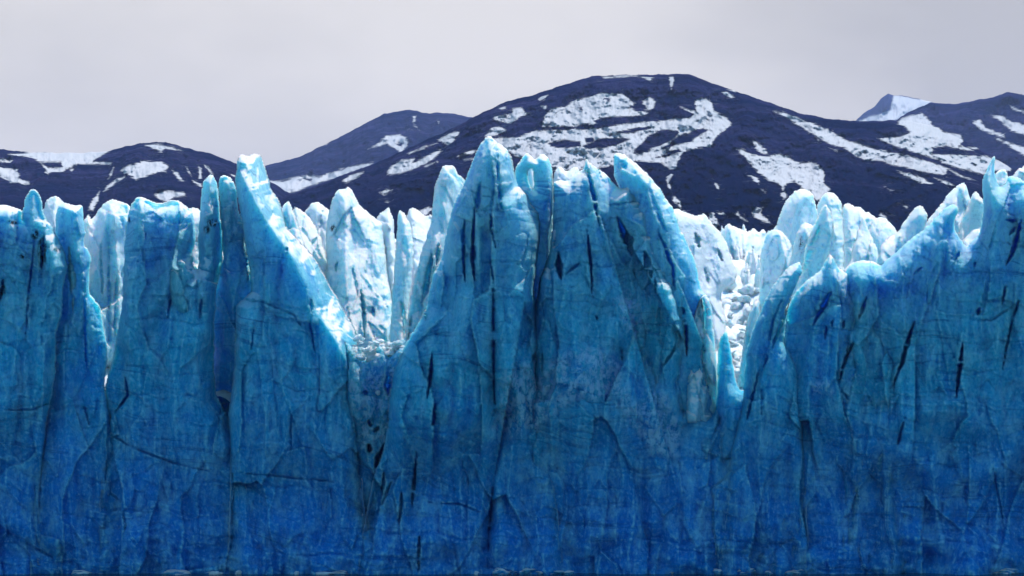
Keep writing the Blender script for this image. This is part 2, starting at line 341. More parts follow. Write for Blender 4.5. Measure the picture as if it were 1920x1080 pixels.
def mountain(name, ridge, Zr, Zb, base, snow, holes, mat, seed, amp, u0, u1, nu=700, nv=170, back=None):
    ridge = np.array(ridge, float); U = np.linspace(u0, u1, nu); yr = np.interp(U, ridge[:, 0], ridge[:, 1])
    yr = yr + fbm(U / 24., U * 0 + seed, seed, 5, .6) * 3.2
    V = np.linspace(0, 1, nv) ** 1.0
    uu, vv = np.meshgrid(U, V, indexing='ij')
    py = yr[:, None] + (base - yr[:, None]) * vv
    Y = Zr + (Zb - Zr) * vv
    # spurs and gullies run down the slope, strata across it
    k = sstep(0, .08, vv)
    Y = Y - amp * k * (ridged(uu / 130. + vv * .6, vv * 1.6 + seed, seed, 4) - .5) * 1.4 - amp * .5 * k * fbm(uu / 30., py / 22., seed + 5, 5, .6) \
          - amp * .03 * k * facets(uu / 40. + .2 * fbm(uu / 60., py / 60., 3), py / 9., seed + 9, .6)
    P = np.stack([uu.ravel(), py.ravel()], -1)
    s = np.full(len(P), -30.0)
    for q in snow: s = np.maximum(s, poly_sdf(P, q)[0])
    for q in holes: s = np.minimum(s, -poly_sdf(P, q)[0])
    X, Yw, Z = world(uu, py, Y)
    # the far side falls away behind the ridge
    nb = 24; B = np.linspace(0, 1, nb + 1)[1:]
    tb = Zr + (Zr * .35) * B[None, :] + 0 * U[:, None]; zt = Z[:, :1]
    Xb = X[:, :1] + 0 * tb; Zb_ = zt * (1 - B[None, :]) ** 1.3 + zt * .04 * fbm(uu[:, :1] / 40 + 0 * tb, tb / 300., seed + 3, 3) * np.sin(np.pi * B)[None, :]
    Xa = np.concatenate([Xb[:, ::-1], X], 1); Ya = np.concatenate([tb[:, ::-1], Y], 1); Za = np.concatenate([Zb_[:, ::-1], Z], 1)
    # foot of the slope runs on down to lake level
    Xa = np.concatenate([Xa, X[:, -1:] * .9], 1); Ya = np.concatenate([Ya, Y[:, -1:] * .62], 1); Za = np.concatenate([Za, 0 * Z[:, -1:] - 5], 1)
    sn = s.reshape(nu, nv); sa = np.concatenate([np.repeat(sn[:, :1], nb, 1), sn, sn[:, -1:]], 1)
    ob = mesh_obj(name, np.stack([Xa, Ya, Za], -1).reshape(-1, 3), grid_faces(nu, Xa.shape[1]), mat, {'snow': sa.ravel()})
    return tag(ob, kind='structure')
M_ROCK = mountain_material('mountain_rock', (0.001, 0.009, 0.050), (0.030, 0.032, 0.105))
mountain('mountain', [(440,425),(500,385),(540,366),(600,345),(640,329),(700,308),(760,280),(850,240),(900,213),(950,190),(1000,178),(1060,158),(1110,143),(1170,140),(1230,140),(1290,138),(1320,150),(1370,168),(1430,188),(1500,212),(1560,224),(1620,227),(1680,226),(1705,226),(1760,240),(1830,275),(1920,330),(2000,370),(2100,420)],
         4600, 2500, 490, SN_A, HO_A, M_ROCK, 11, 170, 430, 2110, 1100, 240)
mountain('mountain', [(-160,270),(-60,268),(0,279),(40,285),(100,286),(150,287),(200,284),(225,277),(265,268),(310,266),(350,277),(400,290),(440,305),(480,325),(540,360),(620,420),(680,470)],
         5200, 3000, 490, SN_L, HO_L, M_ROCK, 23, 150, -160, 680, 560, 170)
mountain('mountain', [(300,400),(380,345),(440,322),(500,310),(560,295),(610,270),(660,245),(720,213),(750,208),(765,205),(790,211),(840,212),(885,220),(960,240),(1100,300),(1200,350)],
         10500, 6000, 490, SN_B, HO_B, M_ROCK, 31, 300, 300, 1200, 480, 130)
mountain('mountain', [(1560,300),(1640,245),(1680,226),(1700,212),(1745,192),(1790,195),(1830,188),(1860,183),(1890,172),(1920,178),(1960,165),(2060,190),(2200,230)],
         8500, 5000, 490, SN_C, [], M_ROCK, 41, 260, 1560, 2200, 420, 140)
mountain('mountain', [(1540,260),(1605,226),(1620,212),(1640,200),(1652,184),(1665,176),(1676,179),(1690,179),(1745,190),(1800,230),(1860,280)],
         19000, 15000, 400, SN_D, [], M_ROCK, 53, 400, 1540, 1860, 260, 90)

# ------------------------------------------------------------------ ice blocks
def noise_depth(X, H, seed, amp=1.0, rub=1.0, strata=1.0):
    wx = X + 1.4 * fbm(X / 7., H / 16., seed + 40, 3); wh = H + 2.0 * fbm(X / 9., H / 12., seed + 41, 3)
    d = 2.4 * fbm(X / 15., H / 30., seed, 3)
    d -= 1.9 * (ridged(wx / 5.5, wh / 26., seed + 2, 3) - .5)
    d += 1.9 * facets(wx / 6.0, wh / 14., seed + 5, 1.5)
    d += 0.48 * facets(wx / 2.2, wh / 4.5, seed + 8, 1.6)
    d -= .7 * .35 * (ridged(X / 1.9 + .4 * fbm(X / 4., H / 6., seed + 44, 2), H / 11., seed + 45, 2) - .5)
    d += 0.36 * strata * facets(wx / 5.5 + .7, (wh + .12 * X) / 1.9, seed + 50, .5)
    d += 0.38 * fbm(X / 2.2, H / 3.4, seed + 11, 4, .6)
    d += 0.10 * fbm(X / .5, H / .8, seed + 15, 2)
    s = fbm(X / 40., wh / 1.1 + .08 * X, seed + 20, 3, .6); d += 0.26 * strata * sstep(.18, .42, s)
    if strata < 1: d += 1.0 * facets((wx + .45 * wh) / 2.6, (wh - .3 * wx) / 10., seed + 61, 1.6)
    low = sstep(11, 2, H + 3.5 * fbm(X / 8., H * 0, seed + 30, 3))
    d -= rub * low * (1.2 + 3.4 * fbm(X / 9., H / 6.5, seed + 33, 4, .5))
    return d * amp

def block(name, outline, Y0, label, cat='ice tower', mat=None, group=None, step=2.2, seed=1, tf=4.0, wf=36, tb=14.0, wb=110, lean=0.0, leanx=0.0, y_ref=None,
          amp=1.0, ramps=(), cracks=(), bulges=(), holes=(), scars=(), dirts=(), rough=2.3, rub=1.0, pf=1.0, mids=(), join=True, fold=.22, firnk=1.0):
    """solid ice body: outline as seen from the lake, a broken front face, rounded or sharp edges, and a back"""
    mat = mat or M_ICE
    out = roughen(outline, rough, seed)
    x0, y0 = out.min(0) - step; x1, y1 = out.max(0) + step
    us = np.arange(x0, x1 + step, step); vs = np.arange(y0, y1 + step, step); nu, nv = len(us), len(vs)
    uu, vv = np.meshgrid(us, vs, indexing='ij'); P = np.stack([uu.ravel(), vv.ravel()], -1)
    sd_, near = poly_sdf(P, out)
    for hpoly in holes:
        hs, hn = poly_sdf(P, roughen(hpoly, .8, seed + 3, 4))
        m = -hs < sd_; sd_[m] = -hs[m]; near[m] = hn[m]
    snap = np.abs(sd_) < step * .5
    keep = (sd_ > 0) | snap
    P = np.where(snap[:, None], near, P); d = np.where(snap, 0, np.maximum(sd_, 0))
    kg = keep.reshape(nu, nv)
    cell = kg[:-1, :-1] & kg[1:, :-1] & kg[:-1, 1:] & kg[1:, 1:]
    u, v = P[:, 0], P[:, 1]; pm = Y0 / FPX
    X = (u - 960) * pm; H = CAMH + (HOR - v) * pm
    jit = 1 + .7 * fbm(X / 3.5, H / 5., seed + 60, 3) + .5 * facets(X / 2.5, H / 4., seed + 63, .8)
    df = np.clip(d / (wf * np.maximum(jit, .25)), 0, 1); prof = np.power(np.clip(1 - (1 - df) ** 2, 0, 1), pf)
    e = sstep(0, 9, d)
    yr = y_ref if y_ref is not None else out[:, 1].max()
    mid = Y0 + lean * np.maximum(yr - v, 0) * pm + leanx * (u - out[:, 0].mean()) * pm
    for line, sidew, k, mxm in ramps:                       # faces that turn away to one side of a crest
        dd, sg, run = line_dist(P, line)
        wob = dd * (1 + .35 * fbm(X / 5., H / 5., seed + 70, 3))
        mid = mid + np.where(sg * sidew > 0, np.clip(k * wob, -mxm, mxm), 0)
    if fold:                                                # each tip is a broken pyramid: an arete runs down from it
        ov = out[:, 1]; nn = len(ov); tips = []
        for i in range(nn):
            w = [ov[(i + k) % nn] for k in range(-7, 8)]
            if ov[i] <= min(w) + 1e-9 and ov[i] < out[:, 1].min() + 260 and all(abs(out[i, 0] - q[0]) > 13 for q in tips): tips.append(out[i])
        fd = np.full(len(P), 99.)
        for k, tp_ in enumerate(tips):
            sl = (float(_h(np.array([k]), np.array([seed]), 8)[0]) - .5) * .7
            fd = np.minimum(fd, np.abs(u - tp_[0] - sl * (v - tp_[1]) - 5 * fbm(v / 40., v * 0 + k, seed, 3)) * pm + .04 * np.abs(v - tp_[1]) * pm)
        mid = mid + fold * np.minimum(fd, 5.5 if join else 7.5)
    base = sstep(755, 930, v) if join else 0 * v            # lower down the blocks are still one mass
    e = sstep(0, 9 - 4 * base, d)
    mid = mid + (300.0 + (Y0 - 300.0) * .15 - mid) * base
    nd = noise_depth(X, H, seed, amp, rub) * (1 - base) + noise_depth(X, H, 7, 1.0, rub) * base if join else noise_depth(X, H, seed, amp, 0, .1)
    f = mid - tf * prof * (1 - .9 * base) + e * nd
    for line, w, dep in mids:                               # soft ridges (negative) and troughs (positive)
        dd, sg, run = line_dist(P, line); f = f + dep * np.exp(-(dd / w) ** 2)
    Pw = P + np.stack([2.2 * fbm(u / 13., v / 13., seed + 81, 3, .65), 1.5 * fbm(u / 11., v / 11., seed + 82, 2)], -1)
    for q, (line, w, dep) in enumerate(cracks):             # narrow open cracks with ragged lips, tapering to nothing
        dd, sg, run = line_dist(Pw, line); pk = .35 + .3 * float(_h(np.array([q]), np.array([seed]), 3)[0])
        tp = np.clip(np.where(run < pk, run / pk, (1 - run) / (1 - pk)), 0, 1) ** .8
        ww = w * 1.05 * tp * (1 + .8 * fbm(v / 10., u / 30., seed + 80 + q, 3))
        brk = sstep(-.55, -.2, fbm(v / 16., u / 60. + q, seed + 99, 2))
        f = f + .75 * dep * (1 - sstep(ww * .3, ww * .95 + .5, dd)) * np.minimum(1, tp * 3) * brk * np.minimum(1, e * 2 + .2)
    bk = mid + tb * np.power(np.clip(1 - (1 - np.clip(d / wb, 0, 1)) ** 2, 0, 1), 1.5) + e * .6 * fbm(X / 5., H / 7., seed + 90, 3)
    bk = np.maximum(bk, f + .25 * np.clip(d / 6, 0, 1)); bk = np.where(d <= 0, mid, bk); f = np.where(d <= 0, mid, f)
    sc = np.zeros(len(P)); di = np.zeros(len(P))
    for q, soft in scars: sc = np.maximum(sc, sstep(-soft, soft, poly_sdf(P, q)[0] + soft * .9 * fbm(u / 22., v / 22., 5, 4)))
    if scars: f = f + sc * (.35 * fbm(X / .9, H / 1.1, seed + 95, 3, .7) - .25)
    for (cx, cy, rx, ry) in dirts: di = np.maximum(di, 1 - sstep(.4, 1.1, np.hypot((u - cx) / rx, (v - cy) / ry)))
    # index the kept vertices
    nvt = nu * nv; used = np.zeros((nu, nv), bool)
    used[:-1, :-1] |= cell; used[1:, :-1] |= cell; used[:-1, 1:] |= cell; used[1:, 1:] |= cell
    used = used.ravel(); fi = np.full(nvt, -1); fi[used] = np.arange(used.sum()); nf = int(used.sum())
    # border = used vertices with fewer than four cells: shared by front and back
    cnt = np.zeros((nu, nv), int); c_ = cell.astype(int)
    cnt[:-1, :-1] += c_; cnt[1:, :-1] += c_; cnt[:-1, 1:] += c_; cnt[1:, 1:] += c_
    border = (cnt.ravel() < 4) & used; inner = used & ~border
    mid_b = border & (d > 0); f[mid_b] = mid[mid_b]
    bi = fi.copy(); bi[inner] = nf + np.arange(inner.sum())
    Xf, Yf, Zf = world(u, v, f); Xb, Yb, Zb = world(u, v, bk)
    verts = np.concatenate([np.stack([Xf, Yf, Zf], -1)[used], np.stack([Xb, Yb, Zb], -1)[inner]])
    ii, jj = np.nonzero(cell); a = ii * nv + jj
    q = np.stack([a, a + 1, a + nv + 1, a + nv], -1)
    faces = np.concatenate([fi[q], bi[q][:, ::-1]])
    ex = np.clip(1 - sstep(4, 34, d + 9 * fbm(u / 25., v / 25., seed + 66, 3)), 0, 1) * (1 - sstep(470, 620, v)) if join else np.ones(len(P))
    for line, sidew, k, mxm in ramps:
        dd, sg, run = line_dist(P, line); ex = np.maximum(ex, (sg * sidew > 0) * (k > .2) * sstep(-2, 6, dd))
    if join: ex = ex * firnk
    at = {'expo': np.concatenate([ex[used], ex[inner]]), 'scar': np.concatenate([sc[used], sc[inner] * 0]), 'dirt': np.concatenate([di[used], di[inner] * 0])}
    # keep the origin at the base of the block
    ob = mesh_obj(name, verts, faces, mat, at)
    c = Vector((float(np.mean(verts[:, 0])), float(Y0), float(verts[:, 2].min())))
    ob.data.transform(__import__('mathutils').Matrix.Translation(-c)); ob.location = c
    return tag(ob, label, cat, group)



BOT = 1100
R_, L_ = -1, 1      # side of a line drawn from top to bottom: right / left in the photograph
# ---- the front wall, left to right
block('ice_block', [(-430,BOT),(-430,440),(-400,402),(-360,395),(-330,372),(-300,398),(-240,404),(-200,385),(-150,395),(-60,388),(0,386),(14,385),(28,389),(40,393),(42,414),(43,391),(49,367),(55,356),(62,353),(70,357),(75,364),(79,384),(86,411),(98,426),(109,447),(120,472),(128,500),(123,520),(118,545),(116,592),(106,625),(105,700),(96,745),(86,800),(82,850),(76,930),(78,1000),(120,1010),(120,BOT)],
      299.5, 'shaded blue ice block topped by a rounded finger, at the left edge', seed=101,
      ramps=[([(0,372),(20,392),(38,398),(40,380)],1,.0,0)], cracks=[([(82,440),(80,470),(78,508)],5,3.5),([(0,566),(6,520)],4,3),([(0,770),(60,768),(95,755)],2.4,1.6),([(66,440),(52,560),(48,640)],2.2,2)],
      dirts=[(80,470,12,40),(66,440,10,12),(44,480,9,7),(6,545,7,16),(108,468,10,8),(24,417,12,6)], mids=[([(62,360),(80,430),(110,520),(105,620)],26,-2.0)])
block('ice_pillar', [(50,BOT),(60,950),(90,760),(98,700),(100,560),(103,430),(105,403),(108,385),(120,379),(132,383),(141,386),(150,384),(155,385),(157,409),(160,437),(156,451),(158,458),(172,479),(169,500),(167,532),(169,552),(179,564),(188,574),(192,600),(196,625),(202,650),(200,680),(195,725),(203,760),(215,800),(250,900),(250,BOT)],
      303.0, 'blue ice pillar between the rounded finger and the first bright gap', seed=102, wf=22, tf=3,
      cracks=[([(158,520),(160,620),(163,700)],2.6,2.5),([(158,760),(168,800)],2,2),([(186,560),(188,580)],4,3)], dirts=[(188,576,5,9)],
      mids=[([(134,395),(150,440),(152,470)],8,-1.2),([(120,450),(118,600)],10,1.2)])
block('ice_fin', [(122,520),(124,460),(126,415),(129,400),(135,398),(143,411),(150,437),(152,460),(150,520),(146,600),(130,600)], 302.0,
      'small pointed fin of ice standing against the pillar beside the rounded finger', seed=103, cat='ice spire', wf=14, tf=2.2, tb=5, wb=40)
block('ice_block', [(180,BOT),(190,900),(203,830),(201,760),(196,725),(206,690),(214,655),(222,610),(230,560),(232,500),(234,450),(236,420),(240,403),(246,382),(259,367),(268,370),(278,374),(290,379),(300,381),(317,376),(330,375),(340,378),(352,388),(362,400),(366,430),(367,455),(361,470),(363,502),(370,508),(373,490),(371,450),(374,410),(377,368),(380,345),(384,335),(390,330),(396,326),(400,329),(404,336),(408,350),(410,380),(415,420),(418,450),(418,486),(409,530),(404,556),(402,620),(401,700),(405,735),(424,775),(455,850),(480,BOT)],
      302.0, 'wide blue ice block with a snowy dome top, left of the black vertical crevasse', seed=104, wf=40, tf=5,
      ramps=[([(300,378),(300,470),(325,505),(370,520)],R_,.10,4.5)],
      cracks=[([(274,432),(268,470),(268,510)],2.2,1.6),([(330,548),(318,570),(314,600)],3,2.6),([(378,558),(374,600)],3,2.5),([(150,780),(250,840),(330,870),(400,885)],2.2,1.3),([(208,770),(197,845)],3.5,3.5),([(100,830),(160,890),(240,950)],2.2,1.2),([(235,705),(240,740),(215,775)],4,3),([(196,650),(197,720)],5,4)],
      dirts=[(398,418,16,9),(242,412,5,7),(388,430,8,10)], mids=[([(320,560),(290,600),(270,640)],14,1.2),([(250,400),(240,520),(228,640)],14,-1.5)])
block('ice_hummock', [(318,540),(320,508),(328,495),(333,487),(342,485),(348,492),(352,505),(364,512),(374,540),(372,580),(350,600),(325,590)], 299.0,
      'small rounded knob of ice with a white cap jutting from the dome topped block', seed=105, cat='ice hummock', wf=22, tf=2.5, tb=4, wb=30)
block('ice_pillar', [(380,BOT),(385,860),(396,780),(392,620),(396,556),(418,486),(416,440),(412,380),(409,350),(411,332),(416,328),(425,328),(433,333),(441,345),(448,398),(462,430),(472,480),(478,510),(490,535),(490,560),(480,700),(480,BOT)],
      306.0, 'narrow blue ice pillar with snowy top, between the black crevasse and the leaning tower', seed=106, wf=16, tf=3,
      ramps=[([(416,440),(436,560),(440,700)],L_,.12,6)], cracks=[([(456,440),(462,480),(470,535)],5,6)],
      scars=[([(415,335),(440,340),(442,400),(455,440),(430,450),(415,400)],5)])
block('ice_tower', [(425,BOT),(432,890),(429,800),(428,775),(439,690),(442,610),(443,570),(458,558),(471,545),(471,533),(469,507),(461,469),(455,425),(447,380),(440,338),(444,315),(445,303),(447,291),(450,287),(458,290),(466,293),(471,289),(476,287),(482,289),(488,288),(494,303),(499,318),(503,331),(508,353),(517,366),(525,377),(531,400),(536,423),(543,432),(556,446),(575,465),(588,480),(596,493),(608,514),(617,532),(624,545),(631,553),(640,572),(650,590),(661,606),(668,622),(671,642),(667,665),(663,692),(663,720),(668,765),(671,800),(678,873),(681,930),(690,1000),(700,BOT)],
      298.5, 'tall leaning ice tower, notched flat tip, bright snowy slope down its right side', seed=107, wf=34, tf=4.5, lean=0.05, tb=16,
      ramps=[([(440,270),(450,320),(462,345),(473,366),(487,393),(500,415),(515,436),(536,466),(561,496),(575,523),(583,548),(588,580),(612,612),(631,641),(650,678),(659,711),(663,760)],R_,.30,18)],
      cracks=[([(538,463),(538,478)],4,3),([(583,560),(584,585)],4,3.5),([(580,600),(590,660)],2.4,2),([(440,560),(490,565),(550,590),(585,640)],2.0,1.2),([(440,885),(520,893),(640,905)],2.2,1.3),([(478,600),(470,660)],2,1.2),([(545,770),(545,860)],2.2,1.4)],
      mids=[([(536,468),(520,560),(518,640)],10,1.0),([(545,475),(575,540),(584,600)],12,-1.4),([(460,300),(475,340),(500,400)],6,-1.0)], dirts=[(539,466,3,5)], rough=1.3)
block('ice_rubble_fill', [(600,BOT),(610,800),(630,700),(645,640),(666,655),(673,648),(680,664),(688,672),(697,664),(704,652),(712,648),(722,656),(730,668),(738,660),(744,650),(750,648),(757,650),(795,660),(820,BOT)],
      301.0, 'crumbled column of fallen ice filling the notch right of the leaning tower', cat='ice rubble', seed=108, wf=16, tf=2.5, amp=1.5, fold=.5,
      ramps=[([(640,672),(720,668),(790,672)],1,-.0,0)],
      scars=[([(640,630),(775,630),(755,740),(740,830),(700,890),(670,820),(650,720)],8)],
      cracks=[([(728,700),(727,745)],8,6),([(678,735),(690,737)],5,4),([(690,788),(696,800)],5,4),([(729,782),(731,790)],4,4),([(700,812),(710,800)],4,4),([(690,830),(694,850)],7,6),([(722,830),(712,862),(703,880)],10,8)])
block('ice_tower', [(660,BOT),(680,1000),(698,900),(709,870),(716,853),(722,828),(729,787),(729,762),(735,717),(742,686),(757,651),(773,623),(788,600),(801,572),(803,555),(806,538),(814,511),(828,486),(833,458),(839,426),(846,395),(856,370),(868,349),(871,340),(884,307),(893,285),(902,268),(910,258),(919,253),(928,261),(935,268),(944,273),(953,284),(960,293),(965,321),(967,335),(971,349),(988,363),(995,381),(1009,398),(1014,423),(1012,451),(1007,486),(1002,539),(1003,564),(1010,620),(1016,660),(1025,760),(1060,BOT)],
      296.5, 'highest ice tower of the wall, a pointed peak with long dark slits', seed=109, wf=52, tf=6, tb=15, wb=90,
      ramps=[([(966,330),(984,400),(990,450),(992,520),(985,560)],R_,.14,4)],
      cracks=[([(932,275),(934,330),(938,380),(944,400)],3.5,3.0),([(890,385),(887,450),(886,490),(890,530)],5,6),([(872,410),(868,440),(869,490),(872,530)],4,5),([(920,400),(922,430),(930,470)],3.5,3.2),([(918,480),(924,520),(925,620),(926,700),(928,790)],3.4,3),([(900,340),(893,400)],7,2.6),
              ([(810,660),(808,700),(800,750)],4.5,5.5),([(816,750),(812,800)],5,5.5),([(782,845),(777,900),(772,950)],3.4,4),([(720,885),(716,935)],3.5,4),([(754,920),(748,985)],3.4,4),([(787,1000),(784,1075)],3.4,3),([(798,578),(799,600)],5,4),([(926,900),(920,960),(914,1040)],3,2.2),([(735,900),(712,955)],2.5,2),([(800,942),(860,945),(905,962)],2.4,1.6)],
      mids=[([(925,560),(925,800)],10,1.4),([(880,560),(860,650),(830,700)],16,-1.2),([(915,262),(905,330),(915,420)],14,-1.6),([(940,780),(922,900),(915,1060)],12,1.6),([(832,820),(840,1000)],18,-1.5)],
      scars=[([(945,700),(1020,660),(1020,780),(960,820),(930,800)],16)], rough=1.5)
block('ice_spire', [(960,700),(960,420),(962,340),(968,312),(975,300),(988,284),(997,294),(1003,300),(1008,292),(1016,287),(1022,290),(1030,296),(1033,305),(1036,320),(1040,350),(1041,380),(1041,400),(1046,430),(1050,470),(1050,700)],
      302.5, 'translucent ice spire pierced by a small window, right behind the highest tower', cat='ice spire', seed=110, wf=18, tf=2.4, tb=3.5, wb=40, amp=.8,
      holes=[[(989,326),(992,317),(997,316),(1000,322),(999,334),(1002,346),(998,356),(994,348),(991,338)]], mids=[([(1042,330),(1040,400),(1036,480)],7,3.5),([(985,300),(975,350)],6,1)],
      cracks=[([(1036,400),(1032,440),(1030,476)],8,6)])
block('ice_block', [(985,BOT),(985,700),(1000,600),(1012,520),(1030,470),(1036,420),(1038,370),(1037,341),(1046,339),(1057,338),(1064,338),(1069,335),(1076,329),(1083,324),(1090,320),(1094,316),(1097,303),(1099,289),(1101,297),(1104,302),(1114,310),(1126,318),(1139,328),(1150,342),(1158,351),(1164,354),(1170,352),(1174,347),(1179,347),(1184,350),(1189,356),(1192,370),(1199,380),(1206,388),(1216,409),(1222,425),(1228,440),(1240,470),(1252,510),(1266,545),(1283,600),(1288,671),(1292,728),(1297,762),(1308,770),(1327,777),(1337,770),(1345,760),(1375,810),(1420,BOT)],
      301.0, 'broad ice block with a thin needle on its crest and a pale scar below', seed=111, wf=36, tf=5, tb=15,
      ramps=[([(1100,285),(1105,330),(1115,365),(1125,400)],R_,.16,3.5),([(1130,340),(1150,400),(1172,440)],R_,-.06,2.5)],
      cracks=[([(1099,310),(1107,340),(1114,370),(1118,400),(1127,430)],5,6),([(1100,430),(1104,460),(1108,500),(1111,560)],3.6,4.5),([(1046,470),(1049,500),(1052,526)],8,7),([(1156,405),(1170,435),(1180,455),(1184,480)],11,9),([(1208,470),(1214,495),(1222,520)],10,9),([(1190,505),(1196,522)],5,4),([(1228,520),(1230,550)],3,3),([(1236,572),(1234,640)],3.4,4),([(1119,590),(1120,600)],3,3),([(1141,385),(1190,378)],3,1.6),([(1060,515),(1088,492)],2.4,1.6),
              ([(1166,655),(1166,676)],2.6,3),([(1214,645),(1216,690)],2.6,2.5),([(1016,660),(1018,700)],2.5,2),([(1120,663),(1135,665)],3,2),([(1240,690),(1262,660),(1270,640)],3,2.5),([(1285,590),(1287,670)],3,3.5)],
      mids=[([(1170,590),(1140,640),(1080,720)],22,-1.4),([(1125,420),(1135,470),(1150,520)],9,1.2),([(1140,520),(1130,560)],12,-1.2)],
      scars=[([(1080,655),(1120,652),(1150,670),(1175,700),(1180,760),(1215,730),(1250,740),(1280,800),(1270,860),(1225,850),(1190,800),(1150,745),(1130,750),(1090,745),(1060,760),(1010,805),(975,810),(985,760),(1010,700),(1040,670)],9),([(1150,560),(1180,545),(1200,580),(1205,620),(1185,640),(1165,600)],8)],
      dirts=[(1184,470,3,4)])
block('ice_arch_tower', [(1150,700),(1165,500),(1175,400),(1170,370),(1160,350),(1153,335),(1150,315),(1149,295),(1152,288),(1157,287),(1163,287),(1171,289),(1180,296),(1189,303),(1201,313),(1213,324),(1225,337),(1234,349),(1242,359),(1248,370),(1255,380),(1262,391),(1268,406),(1273,423),(1284,445),(1294,465),(1300,481),(1305,497),(1310,517),(1314,539),(1325,552),(1331,565),(1335,580),(1338,620),(1342,656),(1345,700),(1345,790),(1280,790),(1240,760)],
      305.5, 'curved blade of ice with a hollow tip, arching down beside the bright valley', cat='ice tower', seed=112, wf=26, tf=3.5, tb=4.0, wb=60, rub=0, amp=.75,
      ramps=[([(1170,290),(1200,330),(1225,370),(1238,430),(1250,470),(1270,520)],R_,.05,3.5)],
      cracks=[([(1232,430),(1246,460),(1252,480),(1262,500),(1264,530),(1266,550)],4.5,4),([(1265,560),(1264,600)],3,3),([(1280,570),(1286,610),(1288,670)],4,5),([(1316,550),(1322,590),(1320,645)],5.5,3.4),([(1318,645),(1320,680),(1327,735)],5,3.2),([(1163,300),(1175,318)],8,2.5),([(1215,345),(1232,400),(1252,440)],6,1.8)],
      mids=[([(1189,306),(1215,350),(1228,400)],6,-1.0)])
block('ice_pillar', [(1290,BOT),(1310,820),(1338,790),(1344,732),(1345,690),(1345,660),(1348,640),(1353,628),(1359,620),(1364,624),(1368,644),(1373,670),(1376,690),(1378,706),(1382,722),(1386,730),(1392,733),(1398,729),(1404,722),(1425,730),(1480,780),(1520,BOT)],
      304.0, 'low wall of blue ice closing the foot of the bright valley', seed=113, rough=1.6, wf=22, tf=3.5,
      cracks=[([(1300,865),(1370,860),(1440,880)],2,1.2),([(1340,925),(1342,960)],2.4,1.6)], mids=[([(1300,800),(1345,790)],14,1.4)])
block('ice_slab', [(1340,BOT),(1370,850),(1392,760),(1394,718),(1398,668),(1409,626),(1423,591),(1437,556),(1450,535),(1465,514),(1476,503),(1486,496),(1494,491),(1500,491),(1504,499),(1505,510),(1497,525),(1487,546),(1478,577),(1474,600),(1470,640),(1500,700),(1520,BOT)],
      298.5, 'leaning slab of blue ice on the right side of the bright valley', cat='ice slab', seed=114, wf=24, tf=4, tb=7, wb=60,
      cracks=[([(1486,545),(1476,575),(1465,605),(1452,640),(1447,654)],3.6,5),([(1470,550),(1450,600),(1440,640)],2.6,2),([(1440,665),(1432,690)],2.8,3),([(1424,690),(1405,770),(1400,790)],3.4,3.5),([(1430,720),(1426,790)],2,1.5)])
block('ice_tower', [(1400,BOT),(1420,800),(1446,700),(1452,650),(1466,608),(1476,580),(1485,557),(1492,546),(1502,535),(1513,525),(1526,516),(1538,507),(1544,497),(1549,486),(1553,479),(1557,474),(1563,482),(1568,490),(1570,499),(1579,505),(1587,511),(1594,520),(1601,529),(1606,540),(1608,550),(1640,580),(1690,700),(1700,BOT)],
      301.0, 'stepped blue ice tower with a slanting dark slot, right of the leaning slab', seed=115, wf=28, tf=4, tb=6, wb=70,
      ramps=[([(1572,500),(1585,520),(1600,545)],R_,.04,1)], cracks=[([(1560,545),(1548,565),(1538,585),(1524,612)],6,6),([(1612,570),(1598,640),(1580,690),(1573,720)],3.6,4),([(1551,610),(1546,638)],3,3),([(1562,600),(1560,612)],2.5,2.5),([(1583,600),(1580,616)],3,3),([(1575,730),(1598,754)],2.6,2.2)],
      scars=[([(1575,515),(1600,530),(1606,560),(1585,570),(1570,545)],5),([(1520,720),(1560,715),(1560,740),(1530,740)],8)])
